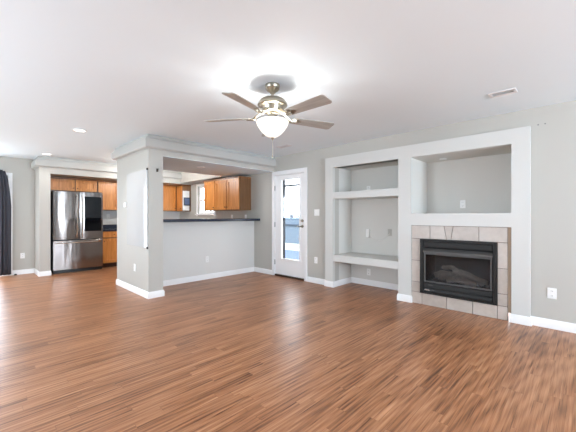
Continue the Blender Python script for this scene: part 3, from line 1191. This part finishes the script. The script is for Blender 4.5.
def register(x, y, lx, ly, lab):
    t = thing('ceiling_register', (x, y, H), lab, 'air vent', 'white ceiling air registers')
    m_ = MB()
    k = .028
    z0, z1 = H - .008, H - .0005
    m_.box(x - lx / 2, x - lx / 2 + k, y - ly / 2, y + ly / 2, z0, z1)
    m_.box(x + lx / 2 - k, x + lx / 2, y - ly / 2, y + ly / 2, z0, z1)
    m_.box(x - lx / 2 + k, x + lx / 2 - k, y - ly / 2, y - ly / 2 + k, z0, z1)
    m_.box(x - lx / 2 + k, x + lx / 2 - k, y + ly / 2 - k, y + ly / 2, z0, z1)
    m_.build('frame', M['vent'], t, bevel=.003)
    MB().box(x - lx / 2 + k, x + lx / 2 - k, y - ly / 2 + k, y + ly / 2 - k, H - .002, H - .0006).build('duct', M['duct'], t)
    n_ = 4
    m_ = MB()
    for i in range(n_):
        xx = x - lx / 2 + k + (lx - 2 * k) * (i + .5) / n_
        m_.prism([(xx - .008, H - .009), (xx - .006, H - .009), (xx + .006, H - .003), (xx + .004, H - .003)], lambda u, v, d: (u, d, v), y - ly / 2 + k, y + ly / 2 - k)
    m_.build('louver', M['vent'], t)


register(3.66, .60, .135, .225, 'white ceiling air register above the fireplace wall at right')
register(3.82, 3.79, .13, .27, 'white ceiling air register in front of the glazed door')

# ------------------------------------------------------------------ ceiling fan
FX, FY = 1.965, 2.097
fan = thing('ceiling_fan', (FX, FY, H), 'brushed nickel ceiling fan with five blades and lit bowl light', 'ceiling fan')
c = (FX, FY, 0)
MB().lathe([(0, 2.4395), (.066, 2.4395), (.068, 2.425), (.062, 2.41), (.064, 2.402), (.052, 2.385), (.03, 2.372), (.024, 2.362), (0, 2.362)], c, 36).build('canopy', M['nickel'], fan)
MB().tube([(FX, FY, 2.37), (FX, FY, 2.32)], .012, 14).build('downrod', M['nickel'], fan)
MB().lathe([(0, 2.335), (.03, 2.332), (.045, 2.322), (.08, 2.315), (.115, 2.295), (.134, 2.268), (.138, 2.25), (.132, 2.243), (.12, 2.238), (.10, 2.235), (.092, 2.21), (.088, 2.19), (.07, 2.182), (0, 2.182)], c, 48).build('motor_housing', M['nickel'], fan)
MB().lathe([(0, 2.182), (.048, 2.182), (.05, 2.17), (.042, 2.165), (.042, 2.135), (.055, 2.128), (.055, 2.118), (.02, 2.11), (.01, 1.95), (0, 1.95)], c, 30).build('light_fitter', M['nickel'], fan)
bo = [(.140, 2.106), (.147, 2.100), (.148, 2.09), (.141, 2.066), (.122, 2.035), (.095, 2.0), (.062, 1.972), (.035, 1.957), (.012, 1.952),
      (.012, 1.955), (.033, 1.960), (.060, 1.975), (.092, 2.003), (.119, 2.037), (.137, 2.067), (.144, 2.09), (.143, 2.099), (.137, 2.106)]
MB().lathe(bo + [bo[0]], c, 48).build('light_bowl', M['bowl'], fan)
MB().lathe([(0, 1.957), (.014, 1.955), (.015, 1.948), (.009, 1.94), (.006, 1.93), (0, 1.927)], c, 16).build('finial', M['nickel'], fan)
ch = MB()
ch.tube([(FX + .0, FY, 1.93), (FX, FY, 1.79)], .0022, 6)
ch.lathe([(0, 1.79), (.006, 1.785), (.007, 1.77), (.004, 1.76), (0, 1.759)], c, 10)
ch.build('pull_chain', M['nickel'], fan)
BZ = 2.138


def blade_shape():
    """outline in (r, w)"""
    pts = []
    r0, r1 = .205, .655
    w0, w1 = .052, .068
    for i in range(9):
        t_ = i / 8
        pts.append((r0 + (r1 - .03 - r0) * t_, -(w0 + (w1 - w0) * t_)))
    for i in range(1, 7):
        a = i / 6 * R90
        pts.append((r1 - .03 + .03 * math.sin(a), -(w1 - .03) - .03 * math.cos(a)))
    for i in range(0, 7):
        a = i / 6 * R90
        pts.append((r1 - .03 + .03 * math.cos(a), (w1 - .03) + .03 * math.sin(a)))
    for i in range(8, -1, -1):
        t_ = i / 8
        pts.append((r0 + (r1 - .03 - r0) * t_, (w0 + (w1 - w0) * t_)))
    return pts


fwd = Vector((math.cos(math.radians(44)), math.sin(math.radians(44))))
rgt = Vector((fwd.y, -fwd.x))
for deg in (64, 136, 208, 280, 352):
    a = math.radians(deg)
    rd_ = fwd * math.cos(a) + rgt * math.sin(a)
    rd3 = Vector((rd_.x, rd_.y, 0))
    tg = Vector((-rd_.y, rd_.x, 0))
    pit = math.radians(-12)
    side = tg * math.cos(pit) + Vector((0, 0, 1)) * math.sin(pit)
    up = rd3.cross(side).normalized()
    C0 = Vector((FX, FY, BZ))

    def P(r, wd, h, C0=C0, rd3=rd3, side=side, up=up):
        return C0 + rd3 * r + side * wd + up * h
    # local mesh on its own object frame so the grain runs along each blade
    bl = MB().prism(blade_shape(), lambda u, w_, d: (u, w_, d), -.003, .003)
    ob = bl.build('blade', M['blade'], None, bevel=.0015, seg=1)
    ob.parent = fan
    mtx = Matrix((rd3.to_4d(), side.to_4d(), up.to_4d(), (0, 0, 0, 1))).transposed()
    mtx = Matrix.Identity(4)
    for i_ in range(3):
        mtx[i_][0], mtx[i_][1], mtx[i_][2] = rd3[i_], side[i_], up[i_]
    mtx.translation = C0 - Vector(fan.location)
    ob.matrix_local = mtx
    # blade iron: arm from motor to a three-lobed plate under the blade (in blade-local coordinates)
    inv = mtx.inverted()
    ir = MB()
    loc = lambda p: inv @ (Vector(p) - Vector(fan.location))
    arm = [Vector((FX, FY, 2.200)) + rd3 * .075, Vector((FX, FY, 2.188)) + rd3 * .11, Vector((FX, FY, 2.160)) + rd3 * .15, P(.19, 0, -.008), P(.25, 0, -.008)]
    ir.tube([loc(p) for p in arm], [.016, .013, .011, .012, .008], 8)
    plate_ = []
    for i in range(24):
        th_ = 2 * math.pi * i / 24
        rr_ = .038 + .010 * math.cos(3 * th_)
        plate_.append((.245 + rr_ * 1.15 * math.cos(th_), rr_ * math.sin(th_)))
    ir.prism(plate_, lambda u, w_, d: (u, w_, d), -.0065, -.0032)
    for s_ in (-1, 1):
        ir.tube([(.17, s_ * .004, -.010), (.195, s_ * .026, -.009), (.235, s_ * .03, -.008)], [.008, .008, .006], 8)
    io = ir.build('blade_iron', M['nickel'], None)
    io.parent = ob
for i in range(3):
    a = 2 * math.pi * i / 3 + .5
    point_light('fan_bulb', (FX + .07 * math.cos(a), FY + .07 * math.sin(a), 2.075), 6, .03, (1.0, 0.96, 0.93))
